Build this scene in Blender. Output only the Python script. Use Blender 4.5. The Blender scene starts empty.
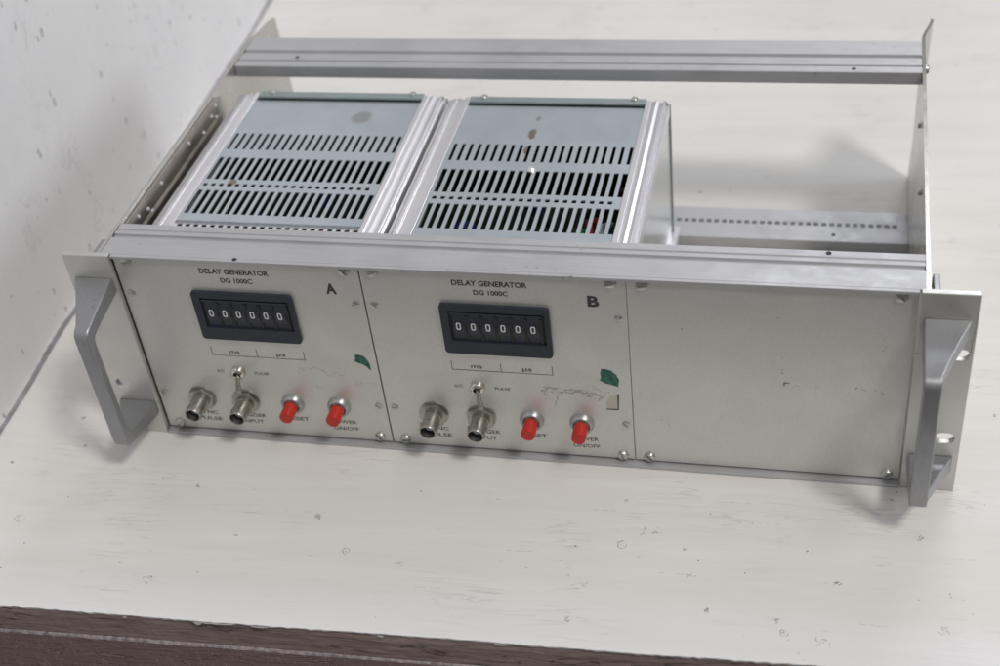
import bpy, bmesh, math, random
from mathutils import Vector, Matrix
from mathutils.geometry import tessellate_polygon
random.seed(7)
S = 0.001                      # everything below is written in millimetres
sc = bpy.context.scene
COL = sc.collection

# ------------------------------------------------------------------ helpers
class MB:
    def __init__(s): s.v = []; s.f = []
    def add(s, vs, fs):
        n = len(s.v); s.v += [tuple(v) for v in vs]; s.f += [tuple(i + n for i in f) for f in fs]; return s
    def box(s, x0, x1, y0, y1, z0, z1):
        vs = [(x, y, z) for x in (x0, x1) for y in (y0, y1) for z in (z0, z1)]
        return s.add(vs, [(0,1,3,2),(4,6,7,5),(0,4,5,1),(2,3,7,6),(0,2,6,4),(1,5,7,3)])
    def prism(s, prof, axis, a0, a1):
        """profile polygon (2D) extruded along axis 'x','y','z'"""
        n = len(prof)
        def P(p, a):
            if axis == 'x': return (a, p[0], p[1])
            if axis == 'y': return (p[0], a, p[1])
            return (p[0], p[1], a)
        vs = [P(p, a0) for p in prof] + [P(p, a1) for p in prof]
        fs = [(i, (i+1) % n, n+(i+1) % n, n+i) for i in range(n)]
        tri = tessellate_polygon([[Vector((p[0], p[1], 0)) for p in prof]])
        fs += [tuple(t) for t in tri] + [tuple(n+i for i in reversed(t)) for t in tri]
        return s.add(vs, fs)
    def plate(s, outline, holes, axis, a0, a1):
        """flat sheet with holes"""
        loops = [outline] + list(holes)
        flat = [p for l in loops for p in l]; n = len(flat)
        def P(p, a):
            if axis == 'x': return (a, p[0], p[1])
            if axis == 'y': return (p[0], a, p[1])
            return (p[0], p[1], a)
        vs = [P(p, a0) for p in flat] + [P(p, a1) for p in flat]
        tri = tessellate_polygon([[Vector((p[0], p[1], 0)) for p in l] for l in loops])
        fs = [tuple(t) for t in tri] + [tuple(n+i for i in reversed(t)) for t in tri]
        k = 0
        for l in loops:
            m = len(l)
            for i in range(m):
                a, b = k+i, k+(i+1) % m
                fs.append((a, b, n+b, n+a))
            k += m
        return s.add(vs, fs)
    def sheet(s, x0, x1, y0, y1, z, holes, ovals=()):
        """one-sided sheet at height z with rectangular and oval openings (thickened by a solidify modifier)"""
        R_ = lambda v: round(v, 3)
        boxes = [tuple(map(R_, h)) for h in holes] + [tuple(map(R_, (cx-a*1.25, cx+a*1.25, cy-b*1.25, cy+b*1.25))) for cx, cy, a, b in ovals]
        xs = sorted({R_(x0), R_(x1)} | {b[0] for b in boxes} | {b[1] for b in boxes})
        ys = sorted({R_(y0), R_(y1)} | {b[2] for b in boxes} | {b[3] for b in boxes})
        idx = {(x, y): i for i, (x, y) in enumerate((x, y) for x in xs for y in ys)}
        vs = [(x, y, z) for x in xs for y in ys]; fs = []
        for xa, xb in zip(xs[:-1], xs[1:]):
            for ya, yb in zip(ys[:-1], ys[1:]):
                mx, my = (xa+xb)/2, (ya+yb)/2
                if any(b[0] < mx < b[1] and b[2] < my < b[3] for b in boxes): continue
                fs.append((idx[xa, ya], idx[xb, ya], idx[xb, yb], idx[xa, yb]))
        for (cx, cy, a, b), bx in zip(ovals, boxes[len(holes):]):
            cx_ = [x for x in xs if bx[0] <= x <= bx[1]]; cy_ = [y for y in ys if bx[2] <= y <= bx[3]]
            ring = [(x, cy_[0]) for x in cx_[:-1]] + [(cx_[-1], y) for y in cy_[:-1]] + [(x, cy_[-1]) for x in reversed(cx_[1:])] + [(cx_[0], y) for y in reversed(cy_[1:])]
            n0 = len(vs); m = len(ring)
            for (x, y) in ring:
                t = math.atan2((y-cy)/b, (x-cx)/a); vs.append((cx+a*math.cos(t), cy+b*math.sin(t), z))
            for k in range(m):
                fs.append((idx[ring[k]], idx[ring[(k+1) % m]], n0+(k+1) % m, n0+k))
        return s.add(vs, fs)
    def lathe(s, prof, c, axis='y', n=24, cap=True):
        """prof: list of (r, t) with t along the axis from centre c"""
        vs = []; m = len(prof)
        for r, t in prof:
            for k in range(n):
                a = 2*math.pi*k/n; u, w = r*math.cos(a), r*math.sin(a)
                if axis == 'y': vs.append((c[0]+u, c[1]+t, c[2]+w))
                elif axis == 'x': vs.append((c[0]+t, c[1]+u, c[2]+w))
                else: vs.append((c[0]+u, c[1]+w, c[2]+t))
        fs = []
        for j in range(m-1):
            for k in range(n):
                a = j*n+k; b = j*n+(k+1) % n
                fs.append((a, b, b+n, a+n))
        if cap:
            fs.append(tuple(range(n))); fs.append(tuple((m-1)*n+k for k in reversed(range(n))))
        return s.add(vs, fs)
    def tube(s, pts, rad, n=8):
        pts = [Vector(p) for p in pts]; m = len(pts); vs = []
        for i, p in enumerate(pts):
            d = (pts[min(i+1, m-1)] - pts[max(i-1, 0)]).normalized()
            u = d.cross(Vector((0.3, 0.2, 1))).normalized(); w = d.cross(u)
            r = rad[i] if isinstance(rad, (list, tuple)) else rad
            for k in range(n):
                a = 2*math.pi*k/n; vs.append(tuple(p + u*r*math.cos(a) + w*r*math.sin(a)))
        fs = [(j*n+k, j*n+(k+1) % n, (j+1)*n+(k+1) % n, (j+1)*n+k) for j in range(m-1) for k in range(n)]
        fs += [tuple(range(n)), tuple((m-1)*n+k for k in reversed(range(n)))]
        return s.add(vs, fs)
    def build(s, name, mat, parent=None, bevel=0, smooth=False, seg=2, org=None):
        me = bpy.data.meshes.new(name)
        me.from_pydata([(x*S, y*S, z*S) for x, y, z in s.v], [], s.f); me.update()
        bm = bmesh.new(); bm.from_mesh(me)
        bmesh.ops.recalc_face_normals(bm, faces=bm.faces); bm.to_mesh(me); bm.free()
        o = bpy.data.objects.new(name, me); COL.objects.link(o)
        me.materials.append(mat)
        if parent is not None: o.parent = parent
        if bevel:
            b = o.modifiers.new('bevel', 'BEVEL'); b.width = bevel*S; b.segments = seg
            b.limit_method = 'ANGLE'; b.angle_limit = math.radians(38); b.harden_normals = False
        if smooth:
            me.polygons.foreach_set('use_smooth', [True]*len(me.polygons))
            me.set_sharp_from_angle(angle=math.radians(38))
        return o

def absorb(main, mb, mat):
    """add surface marks to the mesh they belong to, as a second material"""
    main.data.materials.append(mat); k = len(main.data.materials)-1
    bm = bmesh.new(); bm.from_mesh(main.data)
    vs = [bm.verts.new((x*S, y*S, z*S)) for x, y, z in mb.v]
    for f in mb.f:
        try: q = bm.faces.new([vs[i] for i in f]); q.material_index = k
        except ValueError: pass
    bm.to_mesh(main.data); bm.free()
def thicken(o, t):
    m = o.modifiers.new('thickness', 'SOLIDIFY'); m.thickness = t*S; m.offset = -1
    if o.data.polygons[0].normal.z < 0: o.data.flip_normals()
    return o
def thing(name, label, cat, loc=(0, 0, 0), rz=0, group=None):
    o = bpy.data.objects.new(name, None); COL.objects.link(o)
    o.empty_display_size = 0.02
    o.location = [c*S for c in loc]; o.rotation_euler = (0, 0, rz)
    o['label'] = label; o['category'] = cat
    if group: o['group'] = group
    return o

def rrect(x0, x1, z0, z1, r, n=4):
    out = []
    for cx, cz, a0 in ((x1-r, z1-r, 0), (x0+r, z1-r, 90), (x0+r, z0+r, 180), (x1-r, z0+r, 270)):
        for k in range(n+1):
            a = math.radians(a0 + 90*k/n); out.append((cx+r*math.cos(a), cz+r*math.sin(a)))
    return out
def oval(cx, cz, w, h, n=10):
    """obround, long axis along x"""
    r = h/2; d = w/2-r; out = []
    for k in range(n+1):
        a = math.radians(-90+180*k/n); out.append((cx+d+r*math.cos(a), cz+r*math.sin(a)))
    for k in range(n+1):
        a = math.radians(90+180*k/n); out.append((cx-d+r*math.cos(a), cz+r*math.sin(a)))
    return out
def rect(x0, x1, y0, y1): return [(x0, y0), (x1, y0), (x1, y1), (x0, y1)]

def text(name, body, x, z, h, y, mat, parent, width=None, bold=0.0, align='CENTER'):
    """lettering printed on a face that looks towards -y; h = cap height in mm"""
    cu = bpy.data.curves.new(name, 'FONT'); cu.body = body; cu.size = 1.0
    cu.align_x = 'LEFT'; cu.offset = bold; cu.resolution_u = 3
    t = bpy.data.objects.new(name, cu); COL.objects.link(t)
    bpy.context.view_layer.update()
    dg = bpy.context.evaluated_depsgraph_get()
    me = bpy.data.meshes.new_from_object(t.evaluated_get(dg))
    bpy.data.objects.remove(t)
    xs = [v.co.x for v in me.vertices]; ys = [v.co.y for v in me.vertices]
    x0, x1, y0, y1 = min(xs), max(xs), min(ys), max(ys)
    k = h/0.70
    kx = (width/(x1-x0)) if width else k
    for v in me.vertices:
        lx = (v.co.x-(x0+x1)/2)*kx; lz = (v.co.y-0.35)*k
        v.co = ((x+lx)*S, y*S, (z+lz)*S)
    me.materials.clear(); me.materials.append(mat)
    o = bpy.data.objects.new(name, me); COL.objects.link(o); o.parent = parent
    return o

# ------------------------------------------------------------------ materials
def new_mat(name):
    m = bpy.data.materials.new(name); m.use_nodes = True
    nt = m.node_tree; b = nt.nodes['Principled BSDF']
    return m, nt, b
def N(nt, t, **k):
    n = nt.nodes.new(t)
    for a, v in k.items(): setattr(n, a, v)
    return n
def coords(nt, scale=(1, 1, 1), rot=(0, 0, 0), loc=(0, 0, 0)):
    tc = N(nt, 'ShaderNodeTexCoord'); mp = N(nt, 'ShaderNodeMapping')
    mp.inputs['Scale'].default_value = scale; mp.inputs['Rotation'].default_value = rot
    mp.inputs['Location'].default_value = loc
    nt.links.new(tc.outputs['Object'], mp.inputs['Vector']); return mp.outputs['Vector']
def noise(nt, vec, scale, detail=3, rough=0.5, dist=0):
    n = N(nt, 'ShaderNodeTexNoise'); n.inputs['Scale'].default_value = scale
    n.inputs['Detail'].default_value = detail; n.inputs['Roughness'].default_value = rough
    n.inputs['Distortion'].default_value = dist
    nt.links.new(vec, n.inputs['Vector']); return n.outputs['Fac']
def ramp(nt, fac, stops):
    r = N(nt, 'ShaderNodeValToRGB'); e = r.color_ramp.elements
    while len(e) > 1: e.remove(e[-1])
    for i, (p, c) in enumerate(stops):
        if isinstance(c, (int, float)): c = (c, c, c)
        el = e[0] if i == 0 else e.new(p)
        el.position = p; el.color = (*c, 1)
    nt.links.new(fac, r.inputs['Fac']); return r.outputs['Color']
def mix(nt, fac, a, b, mode='MIX'):
    m = N(nt, 'ShaderNodeMix', data_type='RGBA', blend_type=mode)
    if isinstance(fac, (int, float)): m.inputs[0].default_value = fac
    else: nt.links.new(fac, m.inputs[0])
    for sock, v in ((m.inputs[6], a), (m.inputs[7], b)):
        if isinstance(v, tuple): sock.default_value = (*v, 1)
        else: nt.links.new(v, sock)
    return m.outputs[2]
def math_(nt, op, a, b=None):
    m = N(nt, 'ShaderNodeMath', operation=op)
    for i, v in enumerate((a, b)):
        if v is None: continue
        if isinstance(v, (int, float)): m.inputs[i].default_value = v
        else: nt.links.new(v, m.inputs[i])
    return m.outputs[0]
def bump(nt, b, h, strength=0.2, dist=0.0005):
    bp = N(nt, 'ShaderNodeBump'); bp.inputs['Strength'].default_value = strength
    bp.inputs['Distance'].default_value = dist
    nt.links.new(h, bp.inputs['Height']); nt.links.new(bp.outputs['Normal'], b.inputs['Normal'])

def metal(name, col, rough=0.38, metallic=0.85, brush=(1, 1, 1), specks=True, var=0.06, dirt=(0.16, 0.15, 0.14), amount=0.66, smudge=True):
    m, nt, b = new_mat(name)
    v = coords(nt, brush)
    n1 = noise(nt, v, 900, 2)
    n2 = noise(nt, coords(nt), 22, 4, 0.6)
    c0 = tuple(c*(1-var) for c in col); c1 = tuple(min(1, c*(1+var)) for c in col)
    c = ramp(nt, n2, [(0.3, c0), (0.7, c1)])
    c = mix(nt, 0.35, c, ramp(nt, n1, [(0.3, tuple(x*0.86 for x in col)), (0.7, tuple(min(1, x*1.12) for x in col))]))
    if specks:
        n3 = noise(nt, coords(nt, (1, 1, 1), loc=(3, 5, 1)), 330, 3, 0.6)
        n4 = noise(nt, coords(nt, (1, 1, 1), loc=(8, 1, 4)), 24, 3, 0.6)
        mk = math_(nt, 'MULTIPLY', ramp(nt, n3, [(amount, 0), (amount+0.05, 1)]), ramp(nt, n4, [(0.5, 0), (0.62, 0.75)]))
        c = mix(nt, mk, c, dirt)
    nt.links.new(c, b.inputs['Base Color'])
    b.inputs['Metallic'].default_value = metallic
    sm = noise(nt, coords(nt, loc=(2, 7, 3)), 45, 5, 0.65, 0.8)
    r = ramp(nt, math_(nt, 'ADD', math_(nt, 'MULTIPLY', n2, 0.4), math_(nt, 'MULTIPLY', sm, 0.6)), [(0.35, rough*(0.78 if smudge else 0.97)), (0.65, min(1, rough*(1.28 if smudge else 1.03)))]); nt.links.new(r, b.inputs['Roughness'])
    bump(nt, b, n1, 0.06 if smudge else 0.02, 0.0002)
    return m
def plain(name, col, rough=0.5, metallic=0.0, var=0.1, scale=60, coat=0):
    m, nt, b = new_mat(name)
    n = noise(nt, coords(nt), scale, 4, 0.6)
    c = ramp(nt, n, [(0.3, tuple(x*(1-var) for x in col)), (0.7, tuple(min(1, x*(1+var)) for x in col))])
    nt.links.new(c, b.inputs['Base Color'])
    b.inputs['Roughness'].default_value = rough; b.inputs['Metallic'].default_value = metallic
    if coat: b.inputs['Coat Weight'].default_value = coat
    bump(nt, b, n, 0.08, 0.0002)
    return m

M = {}
M['panel'] = metal('anodised_panel', (0.650, 0.652, 0.622), 0.46, 0.75, (1, 1, 1), amount=0.72, var=0.03)
M['flange'] = metal('anodised_flange', (0.615, 0.615, 0.59), 0.42, 0.8, (1, 1, 8), amount=0.69, var=0.04)
M['rail'] = metal('extruded_rail', (0.51, 0.51, 0.525), 0.48, 0.6, (0.05, 1, 1), amount=0.67)
M['side'] = metal('side_sheet', (0.55, 0.535, 0.50), 0.24, 0.85, (1, 0.1, 1), amount=0.66)
M['bar'] = metal('tarnished_bar', (0.40, 0.36, 0.32), 0.38, 0.9, (1, 0.08, 1), amount=0.58, var=0.25)
M['handle'] = metal('handle_alloy', (0.345, 0.35, 0.365), 0.40, 0.75, (1, 1, 0.2), amount=0.66, dirt=(0.1, 0.1, 0.1))
M['bright'] = metal('bright_extrusion', (0.80, 0.79, 0.82), 0.30, 0.75, (1, 0.04, 1), amount=0.68, dirt=(0.35, 0.33, 0.32), smudge=False)
M['nickel'] = metal('dull_nickel', (0.43, 0.41, 0.37), 0.32, 1.0, specks=False, var=0.15)
M['chrome'] = metal('bright_nickel', (0.70, 0.67, 0.60), 0.18, 1.0, specks=False)
M['screw'] = metal('screw_steel', (0.55, 0.56, 0.53), 0.30, 1.0, specks=False, var=0.12)
M['dark'] = plain('dark_recess', (0.02, 0.02, 0.02), 0.6)
M['ink'] = plain('black_print', (0.045, 0.045, 0.045), 0.6)
M['ink_soft'] = plain('worn_print', (0.09, 0.09, 0.088), 0.6)
M['bezel'] = plain('navy_plastic', (0.019, 0.025, 0.039), 0.48, var=0.08)
M['wheel'] = plain('black_wheel', (0.022, 0.027, 0.039), 0.45)
M['digit'] = plain('white_print', (0.72, 0.72, 0.72), 0.5, var=0.03)
M['red'] = plain('red_plastic', (0.52, 0.022, 0.014), 0.36, var=0.12)
M['collar'] = plain('satin_nut', (0.44, 0.45, 0.45), 0.32, 0.75)
M['green'] = plain('green_sticker', (0.028, 0.115, 0.078), 0.6, var=0.55, scale=420)
M['paper'] = plain('paper_scrap', (0.52, 0.50, 0.41), 0.7)
M['residue'] = plain('glue_residue', (0.40, 0.365, 0.335), 0.7, var=0.3, scale=400)
M['residue_faint'] = plain('faint_glue_residue', (0.40, 0.37, 0.345), 0.6, var=0.2, scale=300)
M['pcb'] = plain('circuit_board', (0.04, 0.06, 0.035), 0.6, var=0.5, scale=200)
M['blue_part'] = plain('blue_capacitor', (0.02, 0.05, 0.25), 0.4)
M['red_part'] = plain('red_wire', (0.45, 0.03, 0.02), 0.4)
M['green_part'] = plain('green_wire', (0.02, 0.25, 0.08), 0.4)
M['tan_part'] = plain('tan_resistor', (0.42, 0.34, 0.2), 0.5)
M['black_part'] = plain('black_chip', (0.045, 0.045, 0.045), 0.5)
M['grey_part'] = plain('grey_connector', (0.42, 0.47, 0.52), 0.5)

def cover_mat(name, spots):
    """pale blue zinc-plated sheet; spots = (x, y, rx, ry, colour, density) worn marks in object space (mm)"""
    m, nt, b = new_mat(name)
    n2 = noise(nt, coords(nt), 35, 4, 0.6); n1 = noise(nt, coords(nt), 260, 3, 0.6)
    c = ramp(nt, n2, [(0.3, (0.43, 0.485, 0.53)), (0.7, (0.51, 0.56, 0.60))])
    for (x, y, rx, ry, col, dens) in spots:
        v = coords(nt, (1/(rx*S), 1/(ry*S), 0), loc=(-x/rx, -y/ry, 0))
        g = N(nt, 'ShaderNodeTexGradient', gradient_type='SPHERICAL'); nt.links.new(v, g.inputs['Vector'])
        a = math_(nt, 'MULTIPLY', g.outputs['Fac'], math_(nt, 'ADD', 1.0, math_(nt, 'MULTIPLY', math_(nt, 'SUBTRACT', n1, 0.5), dens*3)))
        c = mix(nt, ramp(nt, a, [(0.12, 0), (0.4, 0.8)]), c, col)
    nt.links.new(c, b.inputs['Base Color'])
    b.inputs['Metallic'].default_value = 0.55; b.inputs['Roughness'].default_value = 0.36
    bump(nt, b, n1, 0.05, 0.0002)
    return m
GREYSPOT = (0.30, 0.31, 0.31); RUST = (0.17, 0.11, 0.06)
M['coverA'] = cover_mat('zinc_cover_a', [(93.5, 171, 8.5, 10, GREYSPOT, 0.2), (36, 92, 3.5, 5, RUST, 1.6)])
M['coverB'] = cover_mat('zinc_cover_b', [(64, 157, 3.5, 8, RUST, 1.7), (64, 138, 2.5, 5, RUST, 1.7), (64, 176, 2, 4, GREYSPOT, 1.5)])
M['zinc'] = plain('zinc_sheet', (0.32, 0.375, 0.385), 0.4, 0.5, var=0.08)
M['plate'] = metal('polished_side_plate', (0.74, 0.75, 0.74), 0.24, 0.95, specks=False, var=0.03, smudge=False)

def painted_wood(name, base, base2, mark, stroke, mark_amt, mark_scale, rot=0.0, bstr=0.35):
    m, nt, b = new_mat(name)
    big = noise(nt, coords(nt), 5, 3, 0.5)
    big2 = noise(nt, coords(nt, stroke, loc=(6, 6, 6)), 30, 5, 0.6, 0.3)
    c = ramp(nt, math_(nt, 'ADD', math_(nt, 'MULTIPLY', big, 0.5), math_(nt, 'MULTIPLY', big2, 0.5)), [(0.42, base), (0.58, base2)])
    st = noise(nt, coords(nt, stroke), 260, 4, 0.6, 0.4)            # brush strokes
    st2 = noise(nt, coords(nt, tuple(s*0.35 for s in stroke), loc=(2, 2, 2)), 200, 3, 0.6)
    c = mix(nt, 0.14, c, ramp(nt, st, [(0.25, tuple(x*0.80 for x in base)), (0.75, tuple(min(1, x*1.08) for x in base))]))
    # thin hairline cracks running along the strokes, only in some patches
    patch = ramp(nt, noise(nt, coords(nt, loc=(7, 3, 1)), 16, 3, 0.6), [(0.50, 0), (0.66, 1)])
    crack = ramp(nt, noise(nt, coords(nt, stroke, loc=(1, 9, 4)), 150, 3, 0.55, 0.6), [(0.478, 0), (0.5, 1), (0.522, 0)])
    crack = math_(nt, 'MULTIPLY', crack, patch)
    c = mix(nt, math_(nt, 'MULTIPLY', crack, 0.22), c, mark)
    # scattered dents / scuffs: voronoi dots warped by noise, thinned by random cell colour
    v = coords(nt, (1, 1, 1), (0, 0, rot))
    wn = N(nt, 'ShaderNodeTexNoise'); wn.inputs['Scale'].default_value = 130; wn.inputs['Detail'].default_value = 3
    nt.links.new(v, wn.inputs['Vector'])
    vm = N(nt, 'ShaderNodeVectorMath', operation='MULTIPLY_ADD')
    nt.links.new(wn.outputs['Color'], vm.inputs[0]); vm.inputs[1].default_value = (0.006, 0.006, 0.006)
    nt.links.new(v, vm.inputs[2])
    sc_ = N(nt, 'ShaderNodeVectorMath', operation='MULTIPLY'); nt.links.new(vm.outputs[0], sc_.inputs[0])
    sc_.inputs[1].default_value = mark_scale
    vo = N(nt, 'ShaderNodeTexVoronoi'); vo.inputs['Scale'].default_value = 1.0
    nt.links.new(sc_.outputs[0], vo.inputs['Vector'])
    sep = N(nt, 'ShaderNodeSeparateColor'); nt.links.new(vo.outputs['Color'], sep.inputs[0])
    lim = math_(nt, 'MULTIPLY', math_(nt, 'POWER', sep.outputs[0], 4.0), mark_amt)
    d = math_(nt, 'SUBTRACT', lim, vo.outputs['Distance'])
    dot = ramp(nt, math_(nt, 'MULTIPLY', d, 14), [(0.0, 0), (0.5, 1)])
    brk = ramp(nt, noise(nt, coords(nt, loc=(5, 5, 5)), 900, 2), [(0.42, 0), (0.58, 1)])
    dot = math_(nt, 'MULTIPLY', dot, brk)
    c = mix(nt, math_(nt, 'MULTIPLY', dot, 0.62), c, mark)
    nt.links.new(c, b.inputs['Base Color'])
    b.inputs['Roughness'].default_value = 0.55
    h = math_(nt, 'ADD', math_(nt, 'MULTIPLY', st, 0.5), math_(nt, 'ADD', st2, math_(nt, 'MULTIPLY', crack, -0.4)))
    h = math_(nt, 'SUBTRACT', h, math_(nt, 'MULTIPLY', dot, 0.8))
    bump(nt, b, h, bstr*1.5, 0.0007)
    return m
def front_coat(m):
    nt = m.node_tree; b = nt.nodes['Principled BSDF']; src = b.inputs['Base Color'].links[0].from_socket
    tc = N(nt, 'ShaderNodeTexCoord'); sp = N(nt, 'ShaderNodeSeparateXYZ'); nt.links.new(tc.outputs['Object'], sp.inputs[0])
    y = math_(nt, 'ADD', math_(nt, 'MULTIPLY', sp.outputs[1], 1000), math_(nt, 'MULTIPLY', noise(nt, coords(nt, (0.4, 1, 1)), 40, 4), 16))
    f = ramp(nt, math_(nt, 'DIVIDE', y, 60), [(0.42, 0.7), (0.66, 0.0)])
    nt.links.new(mix(nt, f, src, (0.775, 0.77, 0.79)), b.inputs['Base Color'])
M['table'] = painted_wood('white_painted_wood', (0.72, 0.70, 0.668), (0.782, 0.770, 0.75), (0.13, 0.125, 0.12),
                          (0.10, 1.0, 1.0), 0.16, (85, 120, 100))
front_coat(M['table'])
M['wall'] = painted_wood('white_painted_wall', (0.73, 0.725, 0.745), (0.78, 0.775, 0.79), (0.16, 0.15, 0.15),
                         (0.6, 0.5, 0.25), 0.28, (190, 120, 70), bstr=0.45)
def brown_mat(name, base, flecks, lo=0.6, hi=1.35, crk=0.8):
    m, nt, b = new_mat(name)
    n = noise(nt, coords(nt, (0.10, 1, 1)), 420, 6, 0.7, 0.5)
    c = ramp(nt, n, [(0.3, tuple(x*lo for x in base)), (0.72, tuple(x*hi for x in base))])
    cr = ramp(nt, noise(nt, coords(nt, (0.12, 1, 1), (0, 0.03, 0), (4, 4, 4)), 95, 4, 0.6, 0.8), [(0.485, 0), (0.5, 1), (0.515, 0)])
    c = mix(nt, math_(nt, 'MULTIPLY', cr, crk), c, (0.02, 0.014, 0.012))
    fl = ramp(nt, noise(nt, coords(nt, (1, 1, 0.35), loc=(9, 2, 5)), 620, 4, 0.7), [(flecks, 0), (flecks+0.06, 0.55)])
    c = mix(nt, fl, c, (0.42, 0.38, 0.37))
    nt.links.new(c, b.inputs['Base Color']); b.inputs['Roughness'].default_value = 0.5
    bump(nt, b, math_(nt, 'SUBTRACT', n, cr), 0.6, 0.0012)
    return m
M['brown'] = brown_mat('brown_painted_edge', (0.30, 0.225, 0.212), 0.70)
M['apron'] = brown_mat('brown_painted_apron', (0.25, 0.170, 0.165), 0.57, 0.85, 1.15, 0.15)
M['seam_shade'] = plain('grey_seam_shade', (0.27, 0.255, 0.275), 0.6, var=0.2, scale=90)  # shade of the wall seam, put into a dark grey colour
M['scratch'] = plain('dark_scratch', (0.27, 0.255, 0.24), 0.7, var=0.4, scale=500)
M['chip'] = plain('chipped_paint_line', (0.36, 0.315, 0.32), 0.6, var=0.5, scale=300)

# ------------------------------------------------------------------ table and wall
ROT = math.radians(2.2)
tb = thing('table', 'white painted wooden table top with a rough brown front edge', 'table', (0, -139, 0), ROT)
# jagged front edge of the white paint
random.seed(3)
xs = [-420 + 2.5*i for i in range(0, 641)]
def jag(x):
    return 0.12*math.sin(x*0.11)+0.3*math.sin(x*0.031+1)+random.uniform(-0.32, 0.32)*(1 if math.sin(x*0.05+1) > 0 else 0.5)
ft = [(x, jag(x)) for x in xs]
mb = MB()
n = len(xs); vs = []
for x, j in ft: vs += [(x, 1400, 0), (x, j, 0), (x, j+0.15, -1.1+random.uniform(-0.4, 0.3)), (x, 4, -1.5)]
mb.add(vs, [(4*i+k, 4*i+4+k, 4*i+5+k, 4*i+1+k) for i in range(n-1) for k in range(3)])
top_ = mb.build('tabletop', M['table'], tb)
MARKS = [('ring', 167.7, 53.2, 3.0), ('k', 198.8, 47.2, 3.0), ('k', 145.8, 76.5, 3.0), ('k', 297.6, 39.5, 5.2), ('k', 293.7, 17.8, 2.2), ('ring', 315.9, 69.0, 3.7), ('k', 329.2, 80.0, 4.4), ('dot', 411.5, 72.3, 1.9), ('k', 396.9, 25.5, 3.0), ('ring', 400.4, 18.4, 3.0), ('k', 417.6, 14.5, 4.4), ('k', 476.0, 26.3, 4.4), ('dot', 480.6, 49.6, 1.5), ('k', 426.7, 52.2, 3.0), ('k', 469.0, 85.1, 2.2), ('ring', 63.4, 25.0, 3.7), ('dot', -56.3, 106.5, 3.0), ('ring', -30.3, 62.7, 4.4), ('dot', 486.5, 46.3, 0.9), ('dot', 490.4, 38.0, 0.9), ('dot', 356.2, 61.8, 1.5), ('dot', 362.5, 30.1, 1.5), ('k', 362.0, 28.8, 2.2), ('dot', 436.1, 90.9, 0.7), ('k', 144.8, 78.0, 2.2), ('dot', 414.0, 71.2, 1.1), ('k', 352.7, 51.4, 2.2), ('dot', 503.0, 111.5, 0.9), ('k', 391.6, 129.9, 1.5), ('dot', 238.1, 424.4, 1.5), ('dot', 337.7, 403.6, 3.0), ('dot', 358.6, 406.4, 1.9), ('dot', 423.0, 498.9, 0.9), ('k', 336.3, 648.4, 2.2), ('dot', 384.4, 516.6, 0.7), ('dot', 284.4, 56.1, 0.7)]
rk = random.Random(4); mb = MB()
def stroke(mb, pts, w_, z_):
    for (x0, y0), (x1, y1) in zip(pts[:-1], pts[1:]):
        dx, dy = x1-x0, y1-y0; l = math.hypot(dx, dy) or 1; ux, uy = -dy/l*w_/2, dx/l*w_/2
        f = rk.uniform(0.4, 1.0)
        mb.add([(x0-ux, y0-uy, z_), (x1-ux*f, y1-uy*f, z_), (x1+ux*f, y1+uy*f, z_), (x0+ux, y0+uy, z_)], [(0, 1, 2, 3)])
for kind, x, y, r in MARKS:
    zz = 0.03
    if kind == 'ring':
        r = r*0.72; pts = [(x+r*1.1*math.cos(a/10*6.28)*rk.uniform(.65, 1.2), y+r*math.sin(a/10*6.28)*rk.uniform(.65, 1.2)) for a in range(0, 11)]
        for q in range(10):
            if rk.random() < 0.75: stroke(mb, pts[q:q+2], rk.uniform(0.12, 0.5), zz)
        for q in range(3): stroke(mb, [(x+rk.uniform(-r, r), y+rk.uniform(-r, r)), (x+rk.uniform(-r, r), y+rk.uniform(-r, r)*.6)], rk.uniform(.12, .3), zz)
    elif kind == 'dot':
        n_ = 7; rr_ = [r*0.42*rk.uniform(0.5, 1.1) for _ in range(n_)]
        mb.add([(x+rr_[i]*math.cos(i*6.283/n_), y+rr_[i]*math.sin(i*6.283/n_), zz) for i in range(n_)], [tuple(range(n_))])
    else:
        th = rk.uniform(-0.9, 0.9)
        for q in range(int(4+r)):
            cx_, cy_ = x+rk.gauss(0, r*0.5), y+rk.gauss(0, r*0.35); a = th+rk.gauss(0, 0.5); l = rk.uniform(0.4, 1.5)
            stroke(mb, [(cx_-l*math.cos(a), cy_-l*math.sin(a)), (cx_+rk.uniform(-.2, .2), cy_+rk.uniform(-.2, .2)), (cx_+l*math.cos(a), cy_+l*math.sin(a))], rk.uniform(0.12, 0.42), zz)
for q in range(24):                                # long faint hairlines along the grain
    x, y = rk.uniform(-40, 600), rk.uniform(4, 130) if q < 20 else rk.uniform(300, 700); l = rk.uniform(4, 26)
    pts = [(x+l*i/6, y+rk.uniform(-.35, .35)) for i in range(7)]
    for i in range(6):
        if rk.random() < 0.7: stroke(mb, pts[i:i+2], rk.uniform(0.08, 0.22), 0.03)
for q in range(46):
    x, y = rk.uniform(-60, 620), rk.uniform(2, 135) if q < 40 else rk.uniform(150, 760); r = rk.choice((0.18, 0.25, 0.3, 0.4, 0.7))
    mb.add([(x+r*rk.uniform(.5, 1)*math.cos(i*1.2566), y+r*rk.uniform(.5, 1)*math.sin(i*1.2566), 0.03) for i in range(5)], [tuple(range(5))])
absorb(top_, mb, M['scratch'])
mb = MB(); vs = []
for i, (x, j) in enumerate(ft):
    w = 0.35*math.sin(x*0.02)
    vs += [(x, 6, -1.2), (x, 0.75+0.3*random.random(), -1.3), (x, 0.2+w, -6), (x, w+0.3*random.random(), -13),
           (x, 0.1+w, -19.2), (x, 6, -19.6)]
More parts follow.
